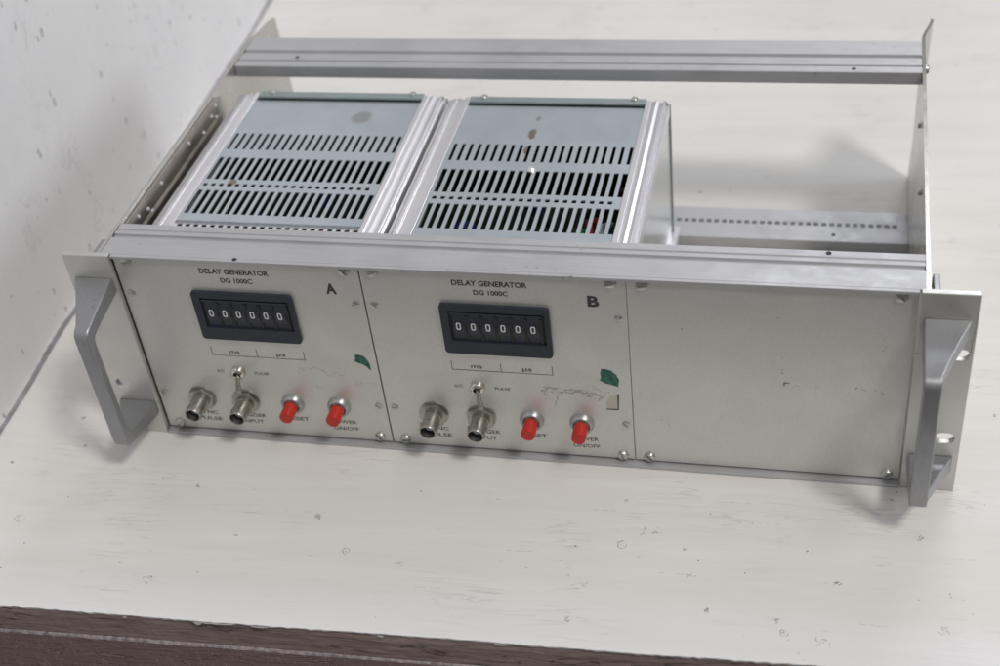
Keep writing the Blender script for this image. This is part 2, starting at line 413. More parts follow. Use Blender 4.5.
mb.add(vs, [(6*i+k, 6*i+6+k, 6*i+7+k, 6*i+1+k) for i in range(n-1) for k in range(5)])
fe = mb.build('front_edge', M['brown'], tb)
mb = MB(); vs = []
for x, j in ft:
    vs += [(x, 5, -19.65), (x, -0.9+0.3*random.random(), -19.8+0.25*random.random()), (x, -1.35+0.3*random.random(), -20.5-0.6*random.random()), (x, 5, -21)]
mb.add(vs, [(4*i+k, 4*i+4+k, 4*i+5+k, 4*i+1+k) for i in range(n-1) for k in range(3)])
mb.build('paint_line', M['chip'], tb)
MB().box(-420, 1180, -1.2, 18, -190, -21).build('apron', M['apron'], tb)
mb = MB()                                         # loose flakes of white paint over the brown edge
for (cx, w, d) in ((101, 4.5, 2.6), (60, 2.0, 1.2), (112, 17, 0.9), (135, 9, 0.7), (262, 6, 0.8), (200, 3, 1.1)):
    q = 7; top = [(cx - w/2 + w*k/q, -0.55 - 0.2*random.random(), -0.3) for k in range(q+1)]
    bot = [(x, y-0.15, -0.5 - d*math.sin(math.pi*(k+0.5)/(q+1))*random.uniform(0.6, 1.1)) for k, (x, y, z_) in enumerate(top)]
    mb.add(top+bot, [(k, k+1, q+2+k, q+1+k) for k in range(q)])
absorb(fe, mb, M['table'])

wl = MB()                                         # wall rising from the left side of the table
ys = [-200 + 8*i for i in range(0, 180)]
zs = [0, 1.5, 3.5, 7, 14, 30, 80, 200, 700]
bow = [2.6, 1.5, 0.6, 0.1, 0, 0, 0, 0, 0]
vs = []
for y in ys:
    wob = 0.7*math.sin(y*0.021)+0.45*math.sin(y*0.067+2)
    for z_, b_ in zip(zs, bow):
        k = max(0, 1-z_/40)
        vs.append((-76.5 + b_ + wob*k, y, z_-0.3))
m_ = len(zs)
wl.add(vs, [(i*m_+k, i*m_+k+1, (i+1)*m_+k+1, (i+1)*m_+k) for i in range(len(ys)-1) for k in range(m_-1)])
wl.box(-120, -82, -200, 1232, -0.3, 699.7)
w = wl.build('wall', M['wall'], None, smooth=True)
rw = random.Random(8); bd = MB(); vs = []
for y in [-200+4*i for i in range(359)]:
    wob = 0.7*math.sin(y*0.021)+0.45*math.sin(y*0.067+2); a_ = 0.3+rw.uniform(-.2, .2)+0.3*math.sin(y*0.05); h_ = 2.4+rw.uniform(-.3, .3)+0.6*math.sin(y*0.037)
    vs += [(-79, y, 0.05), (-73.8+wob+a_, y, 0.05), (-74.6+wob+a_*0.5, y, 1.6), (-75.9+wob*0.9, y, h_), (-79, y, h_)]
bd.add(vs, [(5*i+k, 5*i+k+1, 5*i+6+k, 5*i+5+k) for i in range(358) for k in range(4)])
bd.build('seam_shade_strip', M['seam_shade'], w, smooth=True)  # strip added along the wall foot; its dark colour stands for shade
w.location = (0, -139*S, 0); w.rotation_euler = (0, 0, ROT+math.radians(0.55))
w['label'] = 'scuffed white painted wall rising on the left of the table'; w['category'] = 'wall'

# ------------------------------------------------------------------ screws
def screw(c, r, ang, parent, h=1.3, name='screw', axis='-y', slot=0.22, mat='screw'):
    """slotted round head facing -y (or +x / -x); two half heads over a lower disc"""
    mb = MB()
    prof = [(r, 0.0), (r, -h*0.45), (r*0.86, -h*0.85), (r*0.5, -h)]
    def tr(u, t, w_):
        if axis == '-y': return (c[0]+u, c[1]+t, c[2]+w_)
        if axis == '+x': return (c[0]-t, c[1]+u, c[2]+w_)
        if axis == '+z': return (c[0]+u, c[1]+w_, c[2]-t)
        return (c[0]+t, c[1]+u, c[2]+w_)
    ca, sa = math.cos(ang), math.sin(ang); g = slot*r
    for side in (1, -1):
        k = 10; vs = []
        for rr, t in prof:
            for i in range(k+1):
                a = math.pi*i/k
                u, v_ = rr*math.cos(a), side*max(rr*math.sin(a), g)
                vs.append(tr(u*ca - v_*sa, t, u*sa + v_*ca))
        L = k+1; fs = []
        for j in range(len(prof)-1):
            for i in range(k): fs.append((j*L+i, j*L+i+1, (j+1)*L+i+1, (j+1)*L+i))
            fs.append((j*L+k, j*L, (j+1)*L, (j+1)*L+k))
        fs.append(tuple((len(prof)-1)*L+i for i in range(L)))
        mb.add(vs, fs)
    vs = [tr(r*0.97*math.cos(2*math.pi*i/16), -h*0.3, r*0.97*math.sin(2*math.pi*i/16)) for i in range(16)]
    vs += [tr(r*0.97*math.cos(2*math.pi*i/16), 0.3, r*0.97*math.sin(2*math.pi*i/16)) for i in range(16)]
    mb.add(vs, [tuple(range(16))] + [(i, (i+1) % 16, 16+(i+1) % 16, 16+i) for i in range(16)])
    return mb.build(name, M[mat], parent, smooth=True)

# ------------------------------------------------------------------ rack frame
rack = thing('equipment_rack', 'open silver aluminium rack frame with two grey end handles and a blank front plate', 'rack frame', (0, 0, 0))
ZT = 131.5
def rail_profile(y_lip, y_back, zt, up):
    """cross-section (y,z). lip towards y_lip, body towards y_back; up=+1 top rail, -1 bottom rail"""
    d = 1 if y_back > y_lip else -1
    Y = lambda t: y_lip + d*t
    Z = lambda t: zt - up*t
    return [(Y(0), Z(0)), (Y(17.5), Z(0)), (Y(17.9), Z(1.6)), (Y(21.2), Z(1.6)), (Y(21.6), Z(0.2)), (Y(24.6), Z(0.2)), (Y(24.9), Z(0.9)),
            (Y(25.8), Z(0.9)), (Y(26.1), Z(0.2)), (Y(31.2), Z(0.2)), (Y(31.2), Z(8.2)), (Y(12), Z(8.2)), (Y(12), Z(1.8)), (Y(0), Z(1.8))]
def build_rail(name, pr, xa, xb, lipx=None):
    o = MB().prism(pr, 'x', xa, xb).build(name, M['rail'], rack, bevel=0.25)
    return o
r1 = build_rail('front_rail', [(max(y, 3.95), z_) for y, z_ in rail_profile(1.6, 40, ZT, 1)], 21.2, 457.6)
MB().box(28.0, 454.4, 1.6, 3.9, ZT-1.8, ZT-0.01).build('rail_lip', M['rail'], r1, bevel=0.25)
r2 = build_rail('front_rail', [p for p in rail_profile(-0.6, 40, 0.2, -1)], 28.2, 454.2)
rp_ = [(0, 0), (17.5, 0), (17.9, 1.8), (21.2, 1.8), (21.6, 0.2), (30.4, 0.2), (30.6, 1.3), (31.9, 1.3), (32.1, 0.3), (38.2, 0.3), (38.7, 0.8), (38.7, 8.6), (14, 8.6), (14, 2.0), (0, 2.0)]
r3 = build_rail('rear_rail', [(254.2-a, ZT-b_) for a, b_ in rp_], 21.2, 460.6)
# bottom rear rail: lip plus body whose rear step carries a row of square holes
mb = MB().box(21.2, 462.8, 238.5, 255, 0.6, 2.6)
mb.box(21.2, 462.8, 211.5, 229.2, 0.6, 8.4)
r4 = mb.build('rear_rail', M['rail'], rack, bevel=0.25)
holes = [(26+5.08*i, 29.2+5.08*i, 230.9, 235.1) for i in range(85)]
thicken(MB().sheet(21.2, 462.5, 229.25, 238.4, 6.6, holes).build('hole_strip', M['rail'], r4), 1.0)
MB().box(21.2, 462.8, 229.6, 238.2, 0.7, 1.6).build('strip_backing', M['dark'], r4)
# tiny set screws in the rails
for (x, y, z_, par) in ((411, 30.5, 131.42, r1), (421, 219, 131.25, r3), (415, 219, 8.45, r4), (101, 3.6, 131.55, r1), (62, 227, 131.35, r3)):
    MB().lathe([(0.3, 0.25), (1.25, 0.25), (1.4, 0), (1.4, -1.5)], (x, y, z_), 'z', 12).build('set_screw', M['dark'], par)

def side_panel(xa, xb, flare, skew=0.0, lean=0.0):
    ys = [4, 60, 120, 180, 252, 262, 270, 278, 286, 294, 302]
    mb = MB(); vs = []
    for y in ys:
        t = max(0, (y-258)/44); f = flare*t*t*(3-2*t)
        top = ZT if y <= 252 else ZT - 9*(y-252)/50
        sk = skew*(y-20)/232
        for x, z_ in ((xa+lean*(y+40)/340, 0.3), (xb+lean*(y+40)/340, 0.3), (xb+sk+f, top), (xa+sk+f, top)): vs.append((x, y, z_))
    fs = [(4*i+k, 4*i+(k+1) % 4, 4*i+4+(k+1) % 4, 4*i+4+k) for i in range(len(ys)-1) for k in range(4)]
    fs += [(0, 1, 2, 3), tuple(4*(len(ys)-1)+k for k in (3, 2, 1, 0))]
    mb.add(vs, fs)
    return mb.build('side_panel', M['side'], rack, smooth=True)
spl = side_panel(18.8, 20.9, -3.0)
spr = side_panel(457.7, 459.7, 6.5, 3.4, 6.0)
# riveted stiffener bar inside the left panel
mb = MB().prism([(21.0, 90), (22.4, 90), (22.6, 113), (23.4, 114.2), (23.4, 116.2), (22.2, 118), (22.2, 129), (21.0, 129)], 'y', 34, 178)
bar = mb.build('stiffener_bar', M['bar'], spl, bevel=0.3)
for (y, z_) in ((50, 124), (62, 121), (66, 117), (84, 124.5), (128, 125), (150, 119), (165, 122), (171, 118), (174, 125)):
    MB().lathe([(1.5, 0), (1.3, 0.6), (0.5, 1.0)], (22.3, y, z_), 'x', 12).build('rivet', M['bright'], bar, smooth=True)
for (y, z_) in ((176, 119), (117, 112)):
    MB().lathe([(2.0, 0), (2.0, -1.6), (1.2, -2.0)], (459.2+(0.7 if y > 150 else 0), y, z_), 'x', 10).build('rivet', M['screw'], spr, smooth=True)
screw((462.6, 229, 126), 3.0, 0.4, spr, 2.6, axis='+x')
screw((461.4, 40, 40), 3.0, 0.4, spr, 2.0, axis='+x')
# ears with handles
def ear(x0, x1, right):
    xin = x1 if not right else x0
    hx = 9.4 if not right else 474.6
    o = MB().plate(rect(x0, x1, 0.2, 132.5), [oval(hx, 38.4, 9.6, 7.0), oval(hx+(0 if not right else 1.5), 94.8, 9.6, 7.0)], 'y', 0, 3.6)
    o = o.build('rack_ear', M['flange'], rack, bevel=0.35)
    return o
earl = ear(0, 27.4, False)
earr = ear(455.1, 482.6, True)
# angle brackets that fix the ears to the side panels
for xa, xb, par, s in ((15.6, 18.6, earl, -1), (461.0, 464.0, earr, 1)):
    pr = [(3.7, 2), (18, 2)] + [(23+5*math.sin(math.radians(a)) - 5, 0) for a in ()] + [(22, 6), (22, 124)]
    pr += [(22-4*(1-math.cos(math.radians(a))), 124+4*math.sin(math.radians(a))+2.5*(a/90)) for a in (30, 60, 90)] + [(3.7, 130.5)]
    MB().prism(pr, 'x', xa, xb).build('angle_bracket', M['handle'], par, bevel=0.4)
for z_ in (122, 66, 12):
    screw((464.1, 9, z_), 2.9, 0.9, earr, 2.8, axis='+x')
# handles
def handle(xin, d, parent):
    """xin: straight inner side, d: outward direction; profile in (y,z) tapering in width towards the grip"""
    wide, nar = 22.8, 8.6
    def width(y): return wide + (nar-wide)*min(1, max(0, -y/33.0))**0.92
    outer = [(0, 117.6), (-12, 115.0), (-24, 112.2), (-33.5, 109.8), (-36.4, 108.6), (-38.2, 106.2), (-38.6, 103), (-38.6, 66),
             (-38.6, 29.5), (-38.2, 26.3), (-36.4, 24.0), (-33.5, 22.8), (-24, 20.4), (-12, 17.6), (0, 15.0)]
    inner = [(0, 106.6), (-12, 105.2), (-22, 103.6), (-28, 102.6), (-31.2, 101.4), (-32.4, 99.6), (-32.8, 97), (-32.8, 66),
             (-32.8, 35.6), (-32.4, 33.0), (-31.2, 31.2), (-28, 30.0), (-22, 29.0), (-12, 27.4), (0, 26.0)]
    vs = []
    for (a, b_) in zip(outer, inner):
        for (y, z_) in (a, b_):
            w_ = width(y)
            vs.append((xin, y-0.02, z_)); vs.append((xin+d*w_, y-0.02, z_))
    fs = []
    for i in range(len(outer)-1):
        k = 4*i
        fs += [(k, k+1, k+5, k+4), (k+2, k+6, k+7, k+3), (k, k+4, k+6, k+2), (k+1, k+3, k+7, k+5)]
    k = 4*(len(outer)-1)
    fs += [(0, 2, 3, 1), (k, k+1, k+3, k+2)]
    return MB().add(vs, fs).build('handle', M['handle'], parent, bevel=0.9, smooth=True, seg=3)
handle(25.8, -1, earl)
handle(457.2, 1, earr)
# blank front plate
bl = MB().box(312.4, 454.5, 3.5, 6.2, 2.9, 129.5).build('blank_plate', M['panel'], rack, bevel=0.3)
for (x, z_, a) in ((320.2, 127.0, 0.2), (446.4, 127.0, 2.4), (320.5, 6.0, 2.3), (447.9, 6.2, 0.7)):
    screw((x, 3.5, z_), 3.1, a, bl, 1.7)
mb = MB()                                        # small black scuffs on the blank plate
def fleck(mb, pts, w_, y):
    for (x0, z0), (x1, z1) in zip(pts[:-1], pts[1:]):
        dx, dz = x1-x0, z1-z0; l = math.hypot(dx, dz) or 1; ux, uz = -dz/l*w_/2, dx/l*w_/2
        mb.add([(x0+ux, y, z0+uz), (x1+ux*0.7, y, z1+uz*0.7), (x1-ux*0.7, y, z1-uz*0.7), (x0-ux, y, z0-uz)], [(0, 1, 2, 3)])
random.seed(11)
fleck(mb, [(392.2, 67.0), (392.3, 64.6)], 0.8, 3.44); fleck(mb, [(392.2, 67.0), (395.0, 66.6)], 0.7, 3.44)
for (x, z_) in ((390.9, 95.2), (390.6, 90), (390.5, 86.8), (390.6, 84), (391.2, 75.4), (391.3, 73), (386.3, 56.9), (397.5, 64.3), (400.5, 63.6), (402.5, 73.5), (418.0, 67.5), (417.4, 66.6),
                (428.2, 65.4), (433, 64.6), (441.9, 63.7), (441.2, 64.6), (439.4, 98.6), (440.3, 91.8), (440.6, 94.5), (443.1, 116.3), (388.4, 110.1), (360, 40), (340, 100)):
    fleck(mb, [(x, z_), (x+random.uniform(-.7, .7), z_+random.uniform(-1.1, 1.1))], random.uniform(0.18, 0.5), 3.44)
for x in (398, 408, 431, 437):
    fleck(mb, [(x, 65.6), (x+2.4, 65.0)], 0.14, 3.44)
absorb(bl, mb, M['ink_soft'])

# ------------------------------------------------------------------ delay generator modules
def module(x0, dy, letter, label, covermat, kind):
    t = thing('delay_generator', label, 'electronic module', (x0, 0, 0), 0, 'delay generator modules in the rack')
    YP = 3.5
    dz = 0.0
    fp = MB().box(0.35, 141.85, YP, 6.2, 2.9, 129.5).build('front_panel', M['panel'], t, bevel=0.3)
    YT = YP-0.05
    text('printed_text', 'DELAY GENERATOR', 70.4, 123.0, 3.3, YT, M['ink'], fp, width=40.4, bold=0.036)
    text('printed_text', 'DG 1000C', 70.6, 117.0, 3.0, YT, M['ink'], fp, width=18.6, bold=0.032)
    o = text('printed_letter', letter, 124.6, 114.8, 6.6, YT, M['ink'], fp, width=6.1, bold=0.045)
    text('printed_text', 'ms', 57.2, 65.6, 2.9, YT, M['ink_soft'], fp, width=6.4, bold=0.018)
    text('printed_text', '\u00b5s', 85.4, 65.6, 2.9, YT, M['ink_soft'], fp, width=5.4, bold=0.018)
    text('printed_text', 'S/C', 45.3, 50.2, 1.9, YT, M['ink_soft'], fp, width=4.8, bold=0.014)
    text('printed_text', 'PULSE', 70.2, 50.0, 1.9, YT, M['ink_soft'], fp, width=8.8, bold=0.014)
    for body, x, z_, w_ in (('SYNC', 29.0, 16.6, 12.2), ('PULSE', 29.2, 11.6, 14.6), ('TRIGGER', 56.4, 16.6, 18.6), ('INPUT', 56.6, 11.6, 13.0),
                            ('RESET', 85.6, 16.2, 14.0), ('POWER', 114.4, 16.2, 15.2), ('ON/OFF', 114.8, 10.9, 15.2)):
        text('printed_text', body, x, z_, 2.7, YT, M['ink_soft'], fp, width=w_, bold=0.020)
    mb = MB()                                    # bracket line under the switches
    w_ = 0.22
    for xa, xb, za, zb in ((43.2-w_, 99.6+w_, 62.4-w_, 62.4+w_), (43.2-w_, 43.2+w_, 62.6+w_, 68.6), (70.9-w_, 70.9+w_, 62.6+w_, 68.6), (99.4-w_, 99.4+w_, 62.6+w_, 68.6)):
        mb.add([(xa, YT, za), (xb, YT, za), (xb, YT, zb), (xa, YT, zb)], [(0, 1, 2, 3)])
    mb.build('printed_bracket', M['ink_soft'], fp)
    # thumbwheel display
    tw = thing_part = MB().plate(rrect(41.6, 101.0, 75.6, 109.4, 2.2), [rrect(46.2, 98.4, 84.2, 105.0, 0.6)], 'y', 1.6, YP-0.02).build('thumbwheel_switch', M['bezel'], t, bevel=0.35)
    MB().box(46.0, 98.8, 3.0, 3.45, 83.6, 105.2).build('recess', M['dark'], tw)
    for k in range(6):
        xc = 51.2 + 8.12*k; prof = []
        r_ = 13.5; zc = 93.4; yc = 2.15 + r_ - 0.2
        n_ = 12; hh = 0.82
        pr = [(yc - r_*math.cos(a), zc + r_*math.sin(a)) for a in [(-hh + 2*hh*i/n_) for i in range(n_+1)]]
        pr = [(min(y, 2.95), z_) for y, z_ in pr]
        wv = MB().prism([(2.98, pr[0][1])] + pr + [(2.98, pr[-1][1])], 'x', xc-3.2, xc+3.4).build('thumbwheel', M['wheel'], tw, smooth=True)
        mb = MB().plate(rrect(xc-1.5, xc+1.1, 92.2, 97.0, 1.0, 3), [rrect(xc-0.85, xc+0.45, 92.9, 96.3, 0.55, 3)], 'y', 1.86, 1.93)
        mb.build('digit', M['digit'], wv)
        MB().box(xc+3.45, xc+4.95, 2.4, 2.99, 84.2, 101.4).build('divider', M['dark'], tw)
    MB().box(46.4, 97.2, 2.2, 2.99, 102.2, 103.7).build('recess_edge', M['bezel'], tw)
    # BNC connectors
    def bnc(x, z_, rot):
        vs = []
        b_ = MB().lathe([(5.3, 1.0), (5.3, -1.8), (4.9, -2.0), (4.9, -12.8), (4.6, -13.2), (4.2, -13.2), (4.1, -12.9), (4.1, -4.0)], (x, 0.3, z_), 'y', 28, cap=False)
        b_ = b_.build('bnc_connector', M['nickel'], t, smooth=True)
        mb = MB()
        a = [(8.4*math.cos(rot+math.pi*k/3), 8.4*math.sin(rot+math.pi*k/3)) for k in range(6)]
        mb.plate([(x+u, z_+v_) for u, v_ in a], [[(x+5.2*math.cos(q*math.pi/10), z_+5.2*math.sin(q*math.pi/10)) for q in range(20)]], 'y', 0.3, 2.7)
        mb.build('hex_nut', M['nickel'], b_, bevel=0.4)
        MB().lathe([(5.0, 0), (8.6, 0), (8.6, -0.75), (5.0, -0.75)], (x, YP-0.02, z_), 'y', 28, cap=False).build('lock_washer', M['nickel'], b_, smooth=True)
        MB().lathe([(3.75, 0), (3.75, -0.6), (2.4, -0.6), (2.4, -5.0), (1.9, -5.2), (0.9, -5.2), (0.8, -3)], (x, -3.6, z_), 'y', 20).build('insulator', M['grey_part'], b_, smooth=True)
        MB().box(x-5.9, x-4.8, -7.4, -5.4, z_-0.9, z_+0.9).box(x+4.8, x+5.9, -7.4, -5.4, z_-0.9, z_+0.9).box(x-0.9, x+0.9, -7.4, -5.4, z_+4.8, z_+5.8).build('bayonet_lug', M['nickel'], b_, bevel=0.25)
        MB().lathe([(3.72, 0), (0.2, 0)], (x, -3.55, z_), 'y', 20, cap=False).build('socket_floor', M['dark'], b_)
    bnc(28.2, 28.2, 0.30 if kind == 'A' else 0.12); bnc(55.8, 28.0, 0.05 if kind == 'A' else 0.42)
    # toggle
    tg = MB().lathe([(4.4, 0), (4.4, -1.4), (4.1, -2.6), (3.1, -3.4), (2.2, -3.5), (2.0, -2.4)], (56.3, YP-0.02, 50.4), 'y', 24, cap=False).build('toggle_switch', M['chrome'], t, smooth=True)
    MB().lathe([(2.2, 0), (0.1, -0.3)], (56.3, 1.3, 50.4), 'y', 16, cap=False).build('bushing_hole', M['dark'], tg)
    MB().tube([(56.3, 1.8, 50.4), (57.6, -2.5, 49.6), (59.0, -6, 48.4), (60.6, -9.6, 47.0), (60.8, -10.1, 46.8)], [1.1, 1.15, 1.45, 1.75, 1.3], 14).build('lever', M['nickel'], tg, smooth=True)
    # push buttons
    for x in (85.0, 113.3):
        pb = MB().lathe([(4.05, 1.0), (4.0, -8.0), (3.85, -8.5), (3.4, -8.75), (3.0, -8.8), (2.8, -8.62), (0.3, -8.55)], (x, -1.2, 28.3), 'y', 28).build('push_button', M['red'], t, smooth=True)
        MB().lathe([(6.9, 0), (6.9, -1.2), (6.4, -1.9), (6.0, -3.0), (5.4, -3.4), (4.9, -3.3), (4.6, -2.6), (4.6, -0.4)], (x, YP-0.02, 28.3), 'y', 28, cap=False).build('collar', M['collar'], pb, smooth=True)
    # panel screws
    rnd = random.Random(5 if kind == 'A' else 9)
    if kind == 'A': SC = ((7.9, 127.6, 0.1), (134.0, 127.6, 2.2), (8.0, 6.4, 0.9), (134.8, 6.6, 2.3))
    else: SC = ((7.4, 127.6, 0.4), (134.0, 127.4, 0.3), (8.0, 6.2, 0.1), (135.2, 5.6, 1.9))
    for x, z_, a in SC: screw((x, YP, z_), 3.1, a, fp, 1.7)
    if kind == 'A': SC = ((5.0, 105.2, -0.15), (4.6, 30.8, 1.4), (136.9, 105.3, 0.2), (137.7, 31.0, -0.7))
    else: SC = ((5.2, 105.4, -0.8), (5.0, 31.0, 0.0), (136.9, 104.2, 1.3), (137.8, 29.6, -0.8))
    for x, z_, a in SC: screw((x, YP-0.02, z_), 2.3, a, fp, 0.75, slot=0.24, mat='screw' if kind == 'B' and x > 100 else 'screw')
    # sticker remains
    def poly(name, pts, mat, y=YT, th=0.0):
        rg = random.Random(len(pts)); out = []
        for (a, b_), (c_, d_) in zip(pts, pts[1:]+pts[:1]):
            k = max(1, int(math.hypot(c_-a, d_-b_)/0.6))
            out += [(a+(c_-a)*i/k+rg.uniform(-.13, .13), b_+(d_-b_)*i/k+rg.uniform(-.13, .13)) for i in range(k)]
        return MB().plate(out, [], 'y', y-0.10, y).build(name, mat, fp)
    rr = random.Random(21)
    def scribble(mb, pts, w_, j):
        out = []
        for (a, b_), (c_, d_) in zip(pts[:-1], pts[1:]):
            k = max(2, int(math.hypot(c_-a, d_-b_)/1.1))
            for i in range(k): out.append((a+(c_-a)*i/k + rr.uniform(-j, j), b_+(d_-b_)*i/k + rr.uniform(-j, j)))
        out.append(pts[-1])
        for q in range(len(out)-1):
            if rr.random() < 0.78: fleck(mb, out[q:q+2], w_*rr.uniform(0.4, 1.5), YT-0.02*rr.random())
    if kind == 'B':
        poly('sticker_scrap', [(126.2, 69.0), (128.2, 69.0), (131.5, 67.9), (134, 65.6), (135.5, 61.6), (134.8, 56.8), (132.5, 57.6), (129.9, 58.4), (127.5, 59.0), (125.0, 60.8), (125.9, 63.2), (125.4, 65.8)], M['green'])
        poly('paper_scrap', [(134.2, 50.6), (133.4, 41.0), (128.2, 40.6), (127.6, 44.2), (130.0, 49.2)], M['paper'])
        mb = MB(); fleck(mb, [(134.6, 51.6), (134.0, 40.0)], 0.9, YT-0.13); fleck(mb, [(134.3, 40.2), (127.6, 40.0)], 0.7, YT-0.13)
        mb.build('printed_corner', M['ink'], fp)
        mb = MB()
        scribble(mb, [(92, 50.6), (94, 53.6), (96.2, 54.2), (100, 52.6), (106, 52.5), (112, 52.0), (116, 53.2), (119, 49.5), (122, 46.6)], 0.45, 0.5)
        scribble(mb, [(93.5, 51.0), (94.6, 47), (93.8, 44.0)], 0.8, 0.5); scribble(mb, [(100, 51.4), (102, 49.8), (100, 45), (98.6, 39.8)], 0.6, 0.5)
        scribble(mb, [(122.9, 45.4), (127, 50), (131.5, 54.5)], 0.7, 0.5); scribble(mb, [(121, 57), (124, 53.5), (128, 52)], 0.5, 0.6)
        scribble(mb, [(94.5, 53), (95.5, 49.5)], 0.6, 0.4)
        scribble(mb, [(92.5, 51.2), (97, 53.4), (104, 52.2), (113, 52.4), (120, 48)], 1.5, 0.8); scribble(mb, [(97, 50), (110, 50.6), (121, 51), (126, 48)], 1.2, 0.9); mb.build('glue_residue', M['residue'], fp)
    else:
        poly('sticker_scrap', [(130.0, 68.6), (132.0, 68.8), (134.4, 68.2), (136.4, 66.2), (137.6, 62.8), (137.7, 57.6), (136.8, 58.4), (135.2, 61.0), (132.7, 62.2), (129.0, 63.7), (129.9, 66.2)], M['green'])
        mb = MB()
        scribble(mb, [(92, 57), (97, 55), (103, 57), (107, 56.8), (112, 52), (116, 54), (121, 52)], 0.35, 0.7)
        scribble(mb, [(94, 51), (93, 56)], 0.35, 0.5); scribble(mb, [(102, 43.5), (105, 41.8), (108, 42.5)], 0.35, 0.4)
        scribble(mb, [(126, 46), (128.5, 50), (131, 47.5), (128, 45.0), (126.5, 48)], 0.35, 0.4); scribble(mb, [(132, 47.4), (138.6, 48.2)], 0.3, 0.3)
        mb.build('glue_residue', M['residue_faint'], fp)
    # ------- body behind the panel
    zt = 119.6 + (1.4 if kind == 'A' else 0)
    pitch, nsl = 5.08, 22
    xs0 = 19.5 if kind == 'B' else 19.0         # centre of the first slot
    O = dy
    cx0, cx1 = 16.2, 127.6
    def slots(ya, yb, w_): return [(xs0+pitch*i-w_/2, xs0+pitch*i+w_/2, ya+O, yb+O) for i in range(nsl)]
    holes = slots(125.2, 143.8, 2.0) + slots(91.6, 115.8, 2.9) + slots(55.8, 80.0, 2.9)
    ovals = [(xs0+pitch*(i+0.1), 85.8+O, 1.9, 1.65) for i in range(nsl-1)]
    co = thicken(MB().sheet(cx0, cx1, 48.6+O, 150.0+O, zt, holes, ovals).build('top_cover', covermat, t), 0.7)
    MB().prism([(150.05+O, zt-0.1), (191.6, zt-1.9), (191.6, zt-2.6), (150.05+O, zt-0.8)], 'x', cx0, cx1).build('plain_strip', covermat, co)
    fh = [(xs0+pitch*i-1.5, xs0+pitch*i+1.4, 42.2+O, 46.9+O) for i in range(nsl)]
    fs_ = thicken(MB().sheet(cx0, cx1, 40.0+O, 48.2+O, zt-1.4, fh).build('front_strip', M['bright'], co), 0.6)  # brighter metal than the cover: the light it catches, put into colour
    MB().box(cx0, cx1, 48.25+O, 48.55+O, zt-2.4, zt-0.2).build('fold', covermat, fs_)
    mb = MB().box(cx0-0.2, cx1+0.4, 192.8, 199.0, zt-1.0, zt+0.6).box(cx0, cx1, 191.7, 192.7, zt-3.0, zt-2.2)
    mb.box(1.5, 142.4, 199.1, 200.6, 20, zt-3.4)
    rp = mb.build('rear_plate', M['zinc'], t, bevel=0.25)
    for x in (cx0+9, cx1-7):
        MB().lathe([(2.2, 0), (2.2, 1.0), (1.4, 1.7)], (x, 197.5, zt+0.5), 'z', 12).build('rear_screw', M['screw'], rp, smooth=True)
    # side extrusions along the depth
    ye = 198.0
    def ext(name, pr, ya=36.0, yb=ye, mat='bright'):
        return MB().prism(pr, 'y', ya, yb).build(name, M[mat], t, bevel=0.22)
    H = zt
    prR = [(127.7, H-0.2), (130.8, H-0.2), (131.0, H-1.2), (132.2, H-0.6), (134.0, H-0.3), (135.8, H-0.7), (137.0, H-1.5), (137.3, H-2.6), (137.9, H-2.6), (138.1, H-1.0),
           (139.6, H-1.0), (139.8, H-3.2), (141.3, H-3.2), (141.4, H-1.6), (142.0, H-1.6), (142.0, H-10), (140.6, H-10), (140.6, H-5), (127.7, H-5)]
    # lower spine shared by both sides
    eR = ext('side_extrusion', prR)
    prL = [(16.1, H+0.5), (13.0, H+0.5), (12.8, H-1.2), (7.2, H-1.4), (7.0, H-0.4), (4.4, H-0.8), (4.2, H-3.0), (3.4, H-3.0), (3.2, H-1.4), (1.6, H-1.8), (1.4, H-10),
           (2.6, H-10), (2.6, H-6), (16.1, H-6)]
    eL = ext('side_extrusion', prL)
    MB().prism([(1.5, 14), (12, 14), (12, 21), (1.5, 21)], 'y', 36, 204).build('side_extrusion', M['bright'], t, bevel=0.3)
    xo = 145.6 if kind == 'B' else 142.0
    MB().prism([(130, 14), (xo, 14), (xo, 20.5), (137.4, 20.5), (137.2, 18.5), (130, 18.5)], 'y', 36, 206).build('side_extrusion', M['bright'], t, bevel=0.3)
    for x in (1.6, 140.4):
        MB().box(x, x+1.0, 40, 199.0, 20.6, H-5.5 if x < 50 else H-9.7).build('side_plate', M['plate'], t)
    MB().box(2.8, 3.4, 42, 197, 24, H-12).build('added_dark_lining', M['pcb'], t)  # dark linings added, here and at the rear, to keep the interior unlit
    MB().box(3.5, 139, 194.6, 197.6, 24, H-14).build('added_dark_lining', M['pcb'], t)
    # end-cap screws on the extrusions
    for x in (134.4, 139.0, 8.5):
        MB().lathe([(1.6, 0), (1.6, 1.2), (0.8, 1.8)], (x, 198.0, H-2.6), 'y', 10).build('end_screw', M['screw'], t, smooth=True)
    # circuit board with parts, seen through the slots
    pc = MB().box(6, 136, 42, 196, 58, 59.8).build('circuit_board', M['pcb'], t)
    rb = random.Random(31 if kind == 'A' else 77)
    for i in range(30):
        x, y = rb.uniform(12, 126), rb.uniform(50, 188)
        c_ = rb.random()
        if c_ < 0.4: MB().box(x, x+7, y, y+16, 59.9, 64).build('component', M['black_part'], pc)
        elif c_ < 0.6: MB().lathe([(3.6, 0), (3.6, 12), (3.0, 12.6)], (x, y, 59.9), 'z', 12).build('component', M['blue_part'], pc)
        elif c_ < 0.8: MB().lathe([(1.3, 0), (1.3, 9)], (x, y, 62.0), 'x', 8).build('component', M['tan_part'], pc)
        else: MB().box(x, x+9, y, y+5, 59.9, 70).build('component', M['black_part'], pc)
